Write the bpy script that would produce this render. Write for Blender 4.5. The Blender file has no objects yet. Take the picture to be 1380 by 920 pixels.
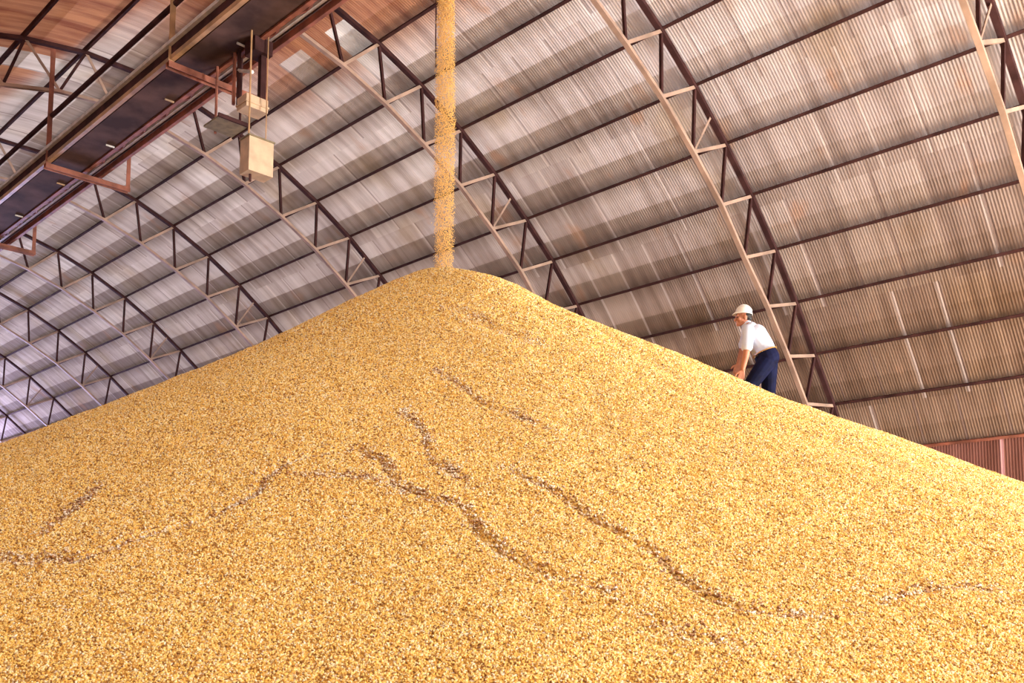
import bpy, bmesh, math, random
import numpy as np
from mathutils import Vector, Matrix
rng = np.random.default_rng(7)
random.seed(7)
S = bpy.context.scene
COL = S.collection
ZO = 2.2                                   # eye height above the floor

# ------------------------------------------------------------------ camera
F_PX = 1324.56; PPX, PPY = 21.86, 219.65
YAW, PITCH = -0.796758, 0.0971988
cam_d = bpy.data.cameras.new('camera'); cam = bpy.data.objects.new('camera', cam_d); COL.objects.link(cam)
cam_d.sensor_width = 36; cam_d.sensor_fit = 'HORIZONTAL'; cam_d.lens = F_PX/1380*36
cam_d.shift_x = -PPX/1380; cam_d.shift_y = PPY/1380
cam_d.clip_start = 0.05; cam_d.clip_end = 500
FW = Vector((math.cos(YAW)*math.cos(PITCH), math.sin(YAW)*math.cos(PITCH), math.sin(PITCH)))
RT = Vector((math.sin(YAW), -math.cos(YAW), 0)); UP = RT.cross(FW)
cam.matrix_world = Matrix(((RT.x, UP.x, -FW.x, 0), (RT.y, UP.y, -FW.y, 0), (RT.z, UP.z, -FW.z, ZO), (0, 0, 0, 1)))
S.camera = cam
FH = Vector((math.cos(YAW), math.sin(YAW), 0))

# ------------------------------------------------------------------ light, exposure
S.view_settings.view_transform = 'Standard'; S.view_settings.look = 'None'
S.view_settings.gamma = 1.0; S.view_settings.use_curve_mapping = False
S.view_settings.exposure = 0.0
W = bpy.data.worlds.new('world'); S.world = W; W.use_nodes = True
W.node_tree.nodes['Background'].inputs[0].default_value = (0.95, 0.97, 1.0, 1)
W.node_tree.nodes['Background'].inputs[1].default_value = 9.0
def area(name, loc, target, sx, sy, power, color, spread=180):
    d = bpy.data.lights.new(name, 'AREA'); d.shape = 'RECTANGLE'; d.size = sx; d.size_y = sy
    d.energy = power; d.color = color; d.spread = math.radians(spread)
    o = bpy.data.objects.new(name, d); COL.objects.link(o); o.location = loc
    o.rotation_euler = (Vector(target)-Vector(loc)).to_track_quat('-Z', 'Y').to_euler()
    return o
area('door_daylight', (-7.4, -15.0, 2.2), (9, -9, 4.5), 4.6, 4.0, 4600, (1.0, 0.96, 0.90))
area('pile_fill_light', (-7.4, -5.0, 5.2), (6, -6.4, -1.0), 11.0, 6.0, 1150, (1.0, 0.96, 0.90), 130)  # added fill light for the pile; the near wall has no opening here
area('far_door_daylight', (58.5, -13, 3.2), (40, -18, 6), 6.0, 5.0, 10500, (0.53, 0.53, 1.0))
S.cycles.max_bounces = 6; S.cycles.diffuse_bounces = 4; S.cycles.transmission_bounces = 4
S.cycles.caustics_reflective = False; S.cycles.caustics_refractive = False
S.cycles.sample_clamp_indirect = 6.0

# ------------------------------------------------------------------ materials
def mat(name):
    m = bpy.data.materials.new(name); m.use_nodes = True
    nt = m.node_tree; b = nt.nodes['Principled BSDF']
    return m, nt, b
def N(nt, t, **kw):
    n = nt.nodes.new(t)
    for k, v in kw.items():
        setattr(n, k, v)
    return n
def ramp(nt, fac, stops, interp='LINEAR'):
    n = nt.nodes.new('ShaderNodeValToRGB'); cr = n.color_ramp; cr.interpolation = interp
    while len(cr.elements) < len(stops): cr.elements.new(0.5)
    for e, (p, c) in zip(cr.elements, stops):
        e.position = p; e.color = (*c, 1)
    nt.links.new(fac, n.inputs[0]); return n.outputs[0]
def mth(nt, op, a, b=None, c=None, clamp=False):
    n = nt.nodes.new('ShaderNodeMath'); n.operation = op; n.use_clamp = clamp
    for i, v in enumerate((a, b, c)):
        if v is None: continue
        if isinstance(v, (int, float)): n.inputs[i].default_value = v
        else: nt.links.new(v, n.inputs[i])
    return n.outputs[0]
def mixc(nt, fac, a, b, blend='MIX'):
    n = nt.nodes.new('ShaderNodeMix'); n.data_type = 'RGBA'; n.blend_type = blend
    for i, v in ((0, fac), (6, a), (7, b)):
        if isinstance(v, (int, float)): n.inputs[i].default_value = v
        elif isinstance(v, tuple): n.inputs[i].default_value = (*v, 1)
        else: nt.links.new(v, n.inputs[i])
    return n.outputs[2]
def smooth(nt, x, lo, hi):
    n = nt.nodes.new('ShaderNodeMapRange'); n.interpolation_type = 'SMOOTHSTEP'
    nt.links.new(x, n.inputs[0]); n.inputs[1].default_value = lo; n.inputs[2].default_value = hi
    return n.outputs[0]
def simple(name, col, rough=0.6, var=0.25, scale=8.0, metallic=0.0, col2=None):
    m, nt, b = mat(name)
    tc = N(nt, 'ShaderNodeTexCoord'); no = N(nt, 'ShaderNodeTexNoise')
    no.inputs['Scale'].default_value = scale; no.inputs['Detail'].default_value = 5
    nt.links.new(tc.outputs['Object'], no.inputs['Vector'])
    c2 = col2 or tuple(c*(1-var) for c in col)
    c1 = tuple(min(1, c*(1+var*0.6)) for c in col)
    o = ramp(nt, no.outputs[0], [(0.35, c2), (0.65, c1)])
    nt.links.new(o, b.inputs['Base Color'])
    b.inputs['Roughness'].default_value = rough; b.inputs['Metallic'].default_value = metallic
    if rough > 0.75: b.inputs['Specular IOR Level'].default_value = 0.12
    return m
M_STEEL = simple('rusty_dark_steel', (0.078, 0.034, 0.034), 0.9, 0.4, 3.0)
M_CHORD = simple('dusty_painted_steel', (0.50, 0.345, 0.27), 0.7, 0.3, 2.0)
M_RUST = simple('red_oxide_steel', (0.36, 0.13, 0.085), 0.65, 0.45, 4.0)
M_RAIL = simple('worn_ochre_steel', (0.55, 0.33, 0.17), 0.5, 0.35, 3.0)
M_BELT = simple('dark_belt_rubber', (0.13, 0.075, 0.065), 0.85, 0.5, 1.5)
M_PALE = simple('pale_galvanised_steel', (0.72, 0.68, 0.64), 0.4, 0.2, 6.0)
M_BEIGE = simple('beige_sheet_metal', (0.72, 0.53, 0.36), 0.55, 0.15, 6.0)
M_OLIVE = simple('olive_brown_plate', (0.26, 0.21, 0.12), 0.6, 0.3, 9.0)
M_CONC = simple('grey_concrete', (0.36, 0.34, 0.31), 0.85, 0.2, 1.5)
M_SKIN = simple('tanned_skin', (0.46, 0.185, 0.105), 0.5, 0.12, 12.0)
M_SHIRT = simple('pale_shirt_cotton', (0.62, 0.67, 0.80), 0.8, 0.08, 5.0)
M_TROUS = simple('navy_trouser_cloth', (0.006, 0.008, 0.036), 0.8, 0.45, 9.0)
M_HAT = simple('white_hard_hat_plastic', (0.88, 0.86, 0.80), 0.25, 0.03, 4.0)
M_HAIR = simple('black_hair', (0.012, 0.009, 0.008), 0.55, 0.4, 40.0)
M_LEATHER = simple('brown_belt_leather', (0.50, 0.27, 0.07), 0.45, 0.25, 20.0)
M_BOOT = simple('dark_boot_leather', (0.05, 0.03, 0.02), 0.5, 0.3, 15.0)
M_EYE = simple('dark_eye', (0.02, 0.015, 0.012), 0.2, 0.1, 10.0)

def sheet_material(name, lower=False):
    m, nt, b = mat(name)
    uv = N(nt, 'ShaderNodeUVMap'); uv.uv_map = 'sheet'
    sp = N(nt, 'ShaderNodeSeparateXYZ'); nt.links.new(uv.outputs[0], sp.inputs[0])
    u, v = sp.outputs[0], sp.outputs[1]
    row = mth(nt, 'FLOOR', mth(nt, 'DIVIDE', v, 2.22))
    roff = mth(nt, 'MULTIPLY', row, 0.37)
    cid = mth(nt, 'FLOOR', mth(nt, 'ADD', mth(nt, 'DIVIDE', u, 0.81), roff))
    cv = N(nt, 'ShaderNodeCombineXYZ'); nt.links.new(cid, cv.inputs[0]); nt.links.new(row, cv.inputs[1])
    wn = N(nt, 'ShaderNodeTexWhiteNoise', noise_dimensions='2D'); nt.links.new(cv.outputs[0], wn.inputs[0])
    rnd = wn.outputs[0]
    base = ramp(nt, rnd, [(0.0, (0.52, 0.44, 0.43)), (0.35, (0.57, 0.49, 0.48)), (0.75, (0.61, 0.53, 0.52)), (1.0, (0.70, 0.63, 0.62))])
    # streaks running down the sheets and mottled dust
    sv = N(nt, 'ShaderNodeCombineXYZ')
    nt.links.new(mth(nt, 'MULTIPLY', u, 5.0), sv.inputs[0]); nt.links.new(mth(nt, 'MULTIPLY', v, 0.45), sv.inputs[1])
    n1 = N(nt, 'ShaderNodeTexNoise'); n1.inputs['Scale'].default_value = 1.0; n1.inputs['Detail'].default_value = 4
    nt.links.new(sv.outputs[0], n1.inputs['Vector'])
    base = mixc(nt, 1.0, base, ramp(nt, n1.outputs[0], [(0.3, (0.70, 0.64, 0.60)), (0.6, (1.05, 1.03, 1.02))]), 'MULTIPLY')
    n2 = N(nt, 'ShaderNodeTexNoise'); n2.inputs['Scale'].default_value = 0.55; n2.inputs['Detail'].default_value = 6
    nt.links.new(uv.outputs[0], n2.inputs['Vector'])
    base = mixc(nt, mth(nt, 'MULTIPLY', smooth(nt, n2.outputs[0], 0.52, 0.72), 0.6), base, mixc(nt, 1.0, base, (0.72, 0.60, 0.40), 'MULTIPLY'))
    # darker band on the ridge side of every purlin
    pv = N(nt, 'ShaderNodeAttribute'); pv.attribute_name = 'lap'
    bandf = mth(nt, 'MULTIPLY', pv.outputs['Fac'], mth(nt, 'ADD', 0.35, mth(nt, 'MULTIPLY', smooth(nt, u, 7.0, 13.0), 0.65)))
    bandm = mth(nt, 'MULTIPLY', bandf, 0.6)
    base = mixc(nt, bandm, base, mixc(nt, 1.0, base, (0.50, 0.43, 0.34), 'MULTIPLY'))
    # weaker light towards the eaves, painted in as a darker brown
    base = mixc(nt, smooth(nt, mth(nt, 'ABSOLUTE', v), 4.5, 12.5), base, mixc(nt, 1.0, base, (0.42, 0.31, 0.22), 'MULTIPLY'))
    # thin pale strips at some sheet edges
    fr = mth(nt, 'FRACT', mth(nt, 'ADD', mth(nt, 'DIVIDE', u, 0.81), roff))
    edge = mth(nt, 'SUBTRACT', 1.0, smooth(nt, fr, 0.03, 0.11))
    wn2 = N(nt, 'ShaderNodeTexWhiteNoise', noise_dimensions='3D')
    cv2 = N(nt, 'ShaderNodeCombineXYZ'); nt.links.new(cid, cv2.inputs[0]); nt.links.new(row, cv2.inputs[1]); cv2.inputs[2].default_value = 5.0
    nt.links.new(cv2.outputs[0], wn2.inputs[0])
    em = mth(nt, 'MULTIPLY', edge, mth(nt, 'GREATER_THAN', wn2.outputs[0], 0.45))
    base = mixc(nt, mth(nt, 'MULTIPLY', em, 0.95 if lower else 0.40), base, (0.74, 0.62, 0.57))
    dk = mth(nt, 'MULTIPLY', mth(nt, 'GREATER_THAN', fr, 0.95), mth(nt, 'LESS_THAN', wn2.outputs[0], 0.6))
    base = mixc(nt, mth(nt, 'MULTIPLY', dk, 0.5), base, (0.16, 0.10, 0.09))
    # rusted sheets along the ridge of the nearer bays
    av = mth(nt, 'ABSOLUTE', v)
    near = mth(nt, 'MULTIPLY', mth(nt, 'SUBTRACT', 1.0, smooth(nt, av, 2.3, 3.9)), mth(nt, 'SUBTRACT', 1.0, smooth(nt, mth(nt, 'SUBTRACT', u, mth(nt, 'MULTIPLY', smooth(nt, v, 0.2, 1.2), 5.0)), 16.0, 19.5)))
    rm = mth(nt, 'MULTIPLY', near, mth(nt, 'GREATER_THAN', wn2.outputs[0], 0.28))
    base = mixc(nt, mth(nt, 'MULTIPLY', rm, 0.9), base, ramp(nt, n1.outputs[0], [(0.35, (0.22, 0.055, 0.025)), (0.62, (0.46, 0.19, 0.085))]))
    pm = mth(nt, 'MULTIPLY', near, mth(nt, 'LESS_THAN', wn2.outputs[0], 0.13))
    base = mixc(nt, mth(nt, 'MULTIPLY', pm, 0.7), base, (0.85, 0.80, 0.76))
    # scattered rust blooms elsewhere
    n3 = N(nt, 'ShaderNodeTexNoise'); n3.inputs['Scale'].default_value = 0.9; n3.inputs['Detail'].default_value = 3
    ov = N(nt, 'ShaderNodeCombineXYZ'); nt.links.new(mth(nt, 'MULTIPLY', u, 1.6), ov.inputs[0]); nt.links.new(v, ov.inputs[1]); ov.inputs[2].default_value = 9.0
    nt.links.new(ov.outputs[0], n3.inputs['Vector'])
    base = mixc(nt, mth(nt, 'MULTIPLY', smooth(nt, n3.outputs[0], 0.60, 0.75), 0.55), base, (0.42, 0.22, 0.13))
    if lower:
        base = mixc(nt, 1.0, base, (0.95, 0.62, 0.66), 'MULTIPLY')
    nt.links.new(base, b.inputs['Base Color'])
    b.inputs['Roughness'].default_value = 0.75; b.inputs['Specular IOR Level'].default_value = 0.25
    tr = N(nt, 'ShaderNodeBsdfTranslucent'); nt.links.new(base, tr.inputs[0])
    mx = N(nt, 'ShaderNodeMixShader'); nt.links.new(mth(nt, 'MULTIPLY', mth(nt, 'SUBTRACT', 1.0, mth(nt, 'MULTIPLY', bandf, 0.45)), 0.075), mx.inputs[0])
    out = nt.nodes['Material Output']
    nt.links.new(b.outputs[0], mx.inputs[1]); nt.links.new(tr.outputs[0], mx.inputs[2]); nt.links.new(mx.outputs[0], out.inputs[0])
    return m
M_SHEET = sheet_material('corrugated_roof_sheet')
M_WSHEET = sheet_material('corrugated_wall_sheet', True)

CORN_STOPS = [(0.0, (0.24, 0.10, 0.025)), (0.18, (0.64, 0.34, 0.07)), (0.36, (0.90, 0.57, 0.13)), (0.64, (0.96, 0.71, 0.22)), (0.86, (0.97, 0.82, 0.42)), (1.0, (0.97, 0.92, 0.72))]
def corn_material(name, scale, pale=0.0):
    m, nt, b = mat(name)
    tc = N(nt, 'ShaderNodeTexCoord')
    vo = N(nt, 'ShaderNodeTexVoronoi'); vo.inputs['Scale'].default_value = scale; vo.inputs['Randomness'].default_value = 1.0
    nt.links.new(tc.outputs['Object'], vo.inputs['Vector'])
    sp = N(nt, 'ShaderNodeSeparateColor'); nt.links.new(vo.outputs['Color'], sp.inputs[0])
    col = ramp(nt, sp.outputs[0], CORN_STOPS)
    # broad drift of riper and paler grain
    no = N(nt, 'ShaderNodeTexNoise'); no.inputs['Scale'].default_value = 1.1; no.inputs['Detail'].default_value = 4
    nt.links.new(tc.outputs['Object'], no.inputs['Vector'])
    col = mixc(nt, 1.0, col, ramp(nt, no.outputs[0], [(0.35, (0.95, 0.86, 0.74)), (0.65, (1.0, 1.0, 1.0))]), 'MULTIPLY')
    # dark gap round each kernel
    gap = ramp(nt, vo.outputs['Distance'], [(0.50, (1, 1, 1)), (0.85, (0.50, 0.38, 0.28))])
    col = mixc(nt, 1.0, col, gap, 'MULTIPLY')
    nt.links.new(col, b.inputs['Base Color'])
    b.inputs['Roughness'].default_value = 0.45; b.inputs['Specular IOR Level'].default_value = 0.35
    bp = N(nt, 'ShaderNodeBump'); bp.inputs['Strength'].default_value = 0.9; bp.inputs['Distance'].default_value = 0.006
    bp.invert = True
    nt.links.new(vo.outputs['Distance'], bp.inputs['Height']); nt.links.new(bp.outputs[0], b.inputs['Normal'])
    return m
M_CORN = corn_material('corn_kernels', 70.0)
M_KERNEL = corn_material('loose_corn', 60.0)
def kernel_material(name):
    m, nt, b = mat(name)
    at = N(nt, 'ShaderNodeAttribute'); at.attribute_type = 'INSTANCER'; at.attribute_name = 'tone'
    nt.links.new(ramp(nt, at.outputs['Fac'], CORN_STOPS), b.inputs['Base Color'])
    b.inputs['Roughness'].default_value = 0.4; b.inputs['Specular IOR Level'].default_value = 0.35
    return m
M_GRAIN = kernel_material('corn_grain')

M_FALL = simple('falling_corn', (0.97, 0.62, 0.20), 0.5, 0.08, 60.0)
def chaff_material(name):
    m, nt, b = mat(name)
    tc = N(nt, 'ShaderNodeTexCoord'); vo = N(nt, 'ShaderNodeTexVoronoi'); vo.inputs['Scale'].default_value = 60.0
    nt.links.new(tc.outputs['Object'], vo.inputs['Vector'])
    sp = N(nt, 'ShaderNodeSeparateColor'); nt.links.new(vo.outputs['Color'], sp.inputs[0])
    nt.links.new(ramp(nt, sp.outputs[0], [(0.0, (0.28, 0.12, 0.055)), (0.42, (0.56, 0.30, 0.12)), (0.55, (0.90, 0.74, 0.46)), (1.0, (0.95, 0.90, 0.80))]), b.inputs['Base Color'])
    b.inputs['Roughness'].default_value = 0.6
    return m
M_CHAFF = chaff_material('broken_kernels_and_chaff')
# ------------------------------------------------------------------ helpers
def link(name, me, m, parent=None, loc=None):
    o = bpy.data.objects.new(name, me); COL.objects.link(o)
    if m is not None and len(me.materials) == 0: me.materials.append(m)
    if parent is not None: o.parent = parent
    if loc is not None: o.location = loc
    return o
def tag(o, label=None, cat=None, group=None, kind=None):
    if label: o['label'] = label
    if cat: o['category'] = cat
    if group: o['group'] = group
    if kind: o['kind'] = kind
    return o
def thing(name, loc, label, cat, group=None):
    o = bpy.data.objects.new(name, None); o.empty_display_size = 0.2; COL.objects.link(o); o.location = loc
    return tag(o, label, cat, group)
def arrays_mesh(name, verts, faces):
    me = bpy.data.meshes.new(name)
    me.from_pydata([tuple(map(float, v)) for v in verts], [], [tuple(map(int, f)) for f in faces]); me.update()
    return me
def grid_mesh(name, P, smooth_=True):
    """P: array (nu, nv, 3)"""
    nu, nv = P.shape[:2]
    me = bpy.data.meshes.new(name)
    me.vertices.add(nu*nv); me.vertices.foreach_set('co', P.reshape(-1).astype(np.float32))
    i = (np.arange(nu-1)[:, None]*nv + np.arange(nv-1)[None]).ravel()
    q = np.stack([i, i+nv, i+nv+1, i+1], 1)
    nq = len(q)
    me.loops.add(nq*4); me.loops.foreach_set('vertex_index', q.ravel().astype(np.int32))
    me.polygons.add(nq); me.polygons.foreach_set('loop_start', (np.arange(nq)*4).astype(np.int32))
    if smooth_: me.polygons.foreach_set('use_smooth', np.ones(nq, dtype=bool))
    me.update(calc_edges=True); me.validate()
    return me, q
class MB:
    def __init__(s): s.v = []; s.f = []
    def add(s, vs, fs):
        n = len(s.v); s.v += [tuple(x) for x in vs]; s.f += [tuple(i+n for i in f) for f in fs]
    def extrude(s, poly, p, q, up):
        """closed 2-D outline swept from p to q; poly x along side, y along up"""
        p, q, up = Vector(p), Vector(q), Vector(up)
        d = (q-p).normalized(); sd = d.cross(up).normalized(); u2 = sd.cross(d)
        n = len(poly)
        s.add([p+sd*a+u2*b for a, b in poly]+[q+sd*a+u2*b for a, b in poly],
              [(i, (i+1) % n, n+(i+1) % n, n+i) for i in range(n)]+[tuple(range(n))[::-1], tuple(range(n, 2*n))])
    def path(s, poly, pts, up):
        """outline swept along a polyline in a plane perpendicular to up-cross (closed ends)"""
        pts = [Vector(p) for p in pts]; n = len(poly); rings = []
        for i, p in enumerate(pts):
            d = (pts[min(i+1, len(pts)-1)]-pts[max(i-1, 0)]).normalized()
            sd = Vector(up); u2 = sd.cross(d).normalized()
            rings.append([p+sd*a+u2*b for a, b in poly])
        vs = [v for r in rings for v in r]; fs = []
        for k in range(len(pts)-1):
            fs += [(k*n+i, k*n+(i+1) % n, (k+1)*n+(i+1) % n, (k+1)*n+i) for i in range(n)]
        fs += [tuple(range(n))[::-1], tuple(range((len(pts)-1)*n, len(pts)*n))]
        s.add(vs, fs)
    def box(s, c, size, rot=None):
        x, y, z = (a/2 for a in size); c = Vector(c)
        vs = [Vector((a*x, b*y, d*z)) for a in (-1, 1) for b in (-1, 1) for d in (-1, 1)]
        if rot is not None: vs = [rot @ v for v in vs]
        s.add([c+v for v in vs], [(0, 1, 3, 2), (4, 6, 7, 5), (0, 4, 5, 1), (2, 3, 7, 6), (0, 2, 6, 4), (1, 5, 7, 3)])
    def tube(s, pts, r, n=8):
        pts = [Vector(p) for p in pts]; rings = []
        for i, p in enumerate(pts):
            d = (pts[min(i+1, len(pts)-1)]-pts[max(i-1, 0)]).normalized()
            a = d.orthogonal().normalized() if i == 0 else (a-d*a.dot(d)).normalized()
            b = d.cross(a); rr = r[i] if isinstance(r, (list, tuple)) else r
            rings.append([p+(a*math.cos(2*math.pi*k/n)+b*math.sin(2*math.pi*k/n))*rr for k in range(n)])
        fs = []
        for k in range(len(pts)-1):
            fs += [(k*n+i, k*n+(i+1) % n, (k+1)*n+(i+1) % n, (k+1)*n+i) for i in range(n)]
        fs += [tuple(range(n))[::-1], tuple(range((len(pts)-1)*n, len(pts)*n))]
        s.add([v for r_ in rings for v in r_], fs)
    def mesh(s, name):
        me = arrays_mesh(name, s.v, s.f)
        bm = bmesh.new(); bm.from_mesh(me); bmesh.ops.recalc_face_normals(bm, faces=bm.faces); bm.to_mesh(me); bm.free()
        return me
    def build(s, name, m, parent=None, loc=None):
        return link(name, s.mesh(name), m, parent, loc)
def rect(w, h): return [(-w/2, -h/2), (w/2, -h/2), (w/2, h/2), (-w/2, h/2)]
def angle(w, t): return [(-w/2, -w/2), (w/2, -w/2), (w/2, -w/2+t), (-w/2+t, -w/2+t), (-w/2+t, w/2), (-w/2, w/2)]
def channel(w, h, t): return [(-w/2, -h/2), (w/2, -h/2), (w/2, h/2), (w/2-t, h/2), (w/2-t, -h/2+t), (-w/2+t, -h/2+t), (-w/2+t, h/2), (-w/2, h/2)]
def zprofile(w, h, t): return [(-w, -h/2), (t/2, -h/2), (t/2, h/2-t), (w, h/2-t), (w, h/2), (-t/2, h/2), (-t/2, -h/2+t), (-w, -h/2+t)]

# ------------------------------------------------------------------ the vault
YA = -1.55*5
OD = np.array([0.112, 0.340, 0.568, 0.775, 0.982, 1.172, 1.359, 1.523, 1.685, 1.832, 1.968, 2.110, 2.235])*5   # outer nodes, k=-4..8
OZ = np.array([2.182, 2.145, 2.081, 1.997, 1.888, 1.766, 1.621, 1.481, 1.316, 1.144, 0.963, 0.782, 0.592])*5
ID = np.array([0.0, 0.205, 0.408, 0.601, 0.792, 0.979, 1.156, 1.325, 1.469, 1.621, 1.761, 1.888, 2.005])*5    # inner nodes, k=-4..8
IZ = np.array([2.005, 1.985, 1.933, 1.861, 1.765, 1.657, 1.527, 1.390, 1.235, 1.087, 0.923, 0.758, 0.590])*5
TX = [4.549, 9.280, 14.280, 19.427, 24.703, 30.080, 35.527, 41.000, 46.467]
X0, X1 = -8.0, 60.0
def OUT(i, s=-1, x=0.0): return Vector((x, YA+s*OD[i], OZ[i]+ZO))
def INN(i, s=-1, x=0.0): return Vector((x, YA+s*ID[i], IZ[i]+ZO))
# smooth outer curve (arc-length parametrised) for the sheets
full = np.array([[-OD[i], OZ[i]] for i in range(12, -1, -1)]+[[OD[i], OZ[i]] for i in range(13)])
arc = np.concatenate([[0], np.cumsum(np.hypot(*np.diff(full, axis=0).T))]); arc -= arc[-1]/2
def catmull(t):
    i = np.clip(np.searchsorted(arc, t)-1, 0, len(arc)-2)
    m = np.gradient(full, arc, axis=0)
    h = arc[i+1]-arc[i]; s = (t-arc[i])/h
    s2, s3 = s*s, s*s*s
    f = lambda a, b, c, d: (a[:, None]*full[i]+b[:, None]*h[:, None]*m[i]+c[:, None]*full[i+1]+d[:, None]*h[:, None]*m[i+1])
    return f(2*s3-3*s2+1, s3-2*s2+s, -2*s3+3*s2, s3-s2)
PITCH_C = 0.054; AMP = 0.0105
def corrugated(name, P2, V, lap, m, x0=X0, x1=X1):
    """P2: outline points (n,2) in Y,Z; V arc-length values; lap 0..1 per point"""
    near = np.arange(x0, 20, PITCH_C/6); far = np.arange(20, x1+0.01, PITCH_C/4)
    xs = np.concatenate([near, far])
    T = np.gradient(P2, V, axis=0); T /= np.linalg.norm(T, axis=1)[:, None]
    Nn = np.stack([-T[:, 1], T[:, 0]], 1)
    Nn *= np.sign((Nn*(P2-np.array([YA, 0]))).sum(1))[:, None]
    wv = AMP*np.sin(2*math.pi*xs/PITCH_C)
    P = np.zeros((len(xs), len(V), 3))
    P[:, :, 0] = xs[:, None]
    P[:, :, 1] = P2[None, :, 0]+wv[:, None]*Nn[None, :, 0]
    P[:, :, 2] = P2[None, :, 1]+wv[:, None]*Nn[None, :, 1]+ZO
    me, q = grid_mesh(name, P)
    uvl = me.uv_layers.new(name='sheet')
    U = np.stack([np.repeat(xs, len(V)), np.tile(V, len(xs))], 1)
    uvl.data.foreach_set('uv', U[q.ravel()].ravel().astype(np.float32))
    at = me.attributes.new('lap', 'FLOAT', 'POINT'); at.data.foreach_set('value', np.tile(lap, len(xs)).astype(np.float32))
    return link(name, me, m)
OFF = 0.150                              # sheets lie on the purlins, clear of the arches
def offset_curve(t):
    P = catmull(t); e = 1e-3
    T = (catmull(np.clip(t+e, arc[0], arc[-1]))-catmull(np.clip(t-e, arc[0], arc[-1]))); T /= np.linalg.norm(T, axis=1)[:, None]
    Nn = np.stack([-T[:, 1], T[:, 0]], 1)
    return P+Nn*OFF*np.sign(Nn[:, 1:2]+1e-9)+np.array([YA, 0.0])
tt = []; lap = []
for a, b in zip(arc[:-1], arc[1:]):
    up_first = abs(b) < abs(a)           # the darker band lies on the ridge side of each purlin
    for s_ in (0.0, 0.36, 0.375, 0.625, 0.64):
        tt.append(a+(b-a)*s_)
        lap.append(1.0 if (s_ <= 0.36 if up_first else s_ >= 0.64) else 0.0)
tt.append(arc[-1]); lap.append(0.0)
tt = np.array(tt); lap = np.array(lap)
right_half = tt <= 0
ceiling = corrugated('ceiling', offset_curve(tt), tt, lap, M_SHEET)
tag(ceiling, kind='structure')
# lower side walls of upright sheets
for nm, s in (('wall_right', -1), ('wall_left', 1)):
    yw = YA+s*(OD[12]+0.13)
    zz = np.array([OZ[12]+0.10, 2.0, 1.0, -0.2, -1.2, -ZO]); P2 = np.stack([np.full(6, yw), zz], 1)
    V = arc[-1]+(zz[0]-zz); o = corrugated(nm, P2, V, np.zeros(6), M_WSHEET)
    tag(o, kind='structure')
YR, YL = YA-OD[12]-0.13, YA+OD[12]+0.13
fl = MB(); fl.box(((X0+X1)/2, YA, -0.1), (X1-X0, YL-YR, 0.2)); tag(fl.build('floor', M_CONC), kind='structure')
def end_wall(nm, x, door):
    mb = MB(); d0, d1, dh = door
    prof = offset_curve(tt)
    ys = np.unique(np.concatenate([prof[:, 0], [d0, d1]]))
    o = np.argsort(prof[:, 0]); top = np.interp(ys, prof[o, 0], prof[o, 1])+ZO-0.02
    for i in range(len(ys)-1):
        zb = dh if ys[i] >= d0-1e-6 and ys[i+1] <= d1+1e-6 else 0.0
        a, b = ys[i], ys[i+1]
        for xx in (x,):
            mb.add([(xx-.05, a, zb), (xx-.05, b, zb), (xx-.05, b, top[i+1]), (xx-.05, a, top[i]), (xx+.05, a, zb), (xx+.05, b, zb), (xx+.05, b, top[i+1]), (xx+.05, a, top[i])],
                   [(0, 1, 2, 3), (7, 6, 5, 4), (0, 4, 5, 1), (3, 2, 6, 7), (0, 3, 7, 4), (1, 5, 6, 2)])
    tag(mb.build(nm, M_CONC), kind='structure')
end_wall('wall_near', X0-0.05, (-17.6, -12.4, 4.4))
end_wall('wall_far', X1+0.05, (-16.5, -9.5, 6.0))

# ------------------------------------------------------------------ purlins
ORD = ['lowest', 'second', 'third', 'fourth', 'fifth', 'sixth', 'seventh', 'eighth', 'ninth', 'tenth', 'eleventh', 'twelfth', 'thirteenth']
for s, side in ((-1, 'right'), (1, 'left')):
    for i in range(13):
        if s == 1 and i > 3: continue
        a = OUT(max(i-1, 0) if i else 0, s); b = OUT(min(i+1, 12), s)
        if i == 0: a = OUT(0, -s)
        t = (b-a).normalized(); nrm = Vector((0, -t.z, t.y)); nrm = nrm if nrm.z > 0 else -nrm
        c = OUT(i, s)+nrm*(OFF-AMP-0.066)
        mb = MB(); mb.extrude(zprofile(0.05, 0.128, 0.012), (X0+0.1, c.y, c.z), (X1-0.1, c.y, c.z), nrm)
        o = mb.build('roof_purlin', M_RUST if i == 12 else M_STEEL)
        if s == -1:
            lb = ('pinkish eave purlin where the curved roof meets the upright wall sheets at lower right' if i == 12 else
                  'dark steel roof purlin on the slope behind the man, %s up from the eave purlin' % ORD[12-i].replace('lowest', 'first') if i > 1 else
                  ['dark steel purlin beside the roof ridge, partly hidden above the conveyor gallery', 'dark steel purlin next below the ridge pair, seen above the conveyor on its right'][i])
        else:
            lb = ['dark purlin on the far side of the ridge, nearest above the conveyor at top left',
                  'dark purlin on the far side of the ridge, second above the conveyor at top left',
                  'dark purlin on the far side of the ridge, third above the conveyor at top left',
                  'dark purlin on the far side of the ridge, fourth above the conveyor in the corner'][i]
        tag(o, lb, 'roof purlin', 'roof purlins')

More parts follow.
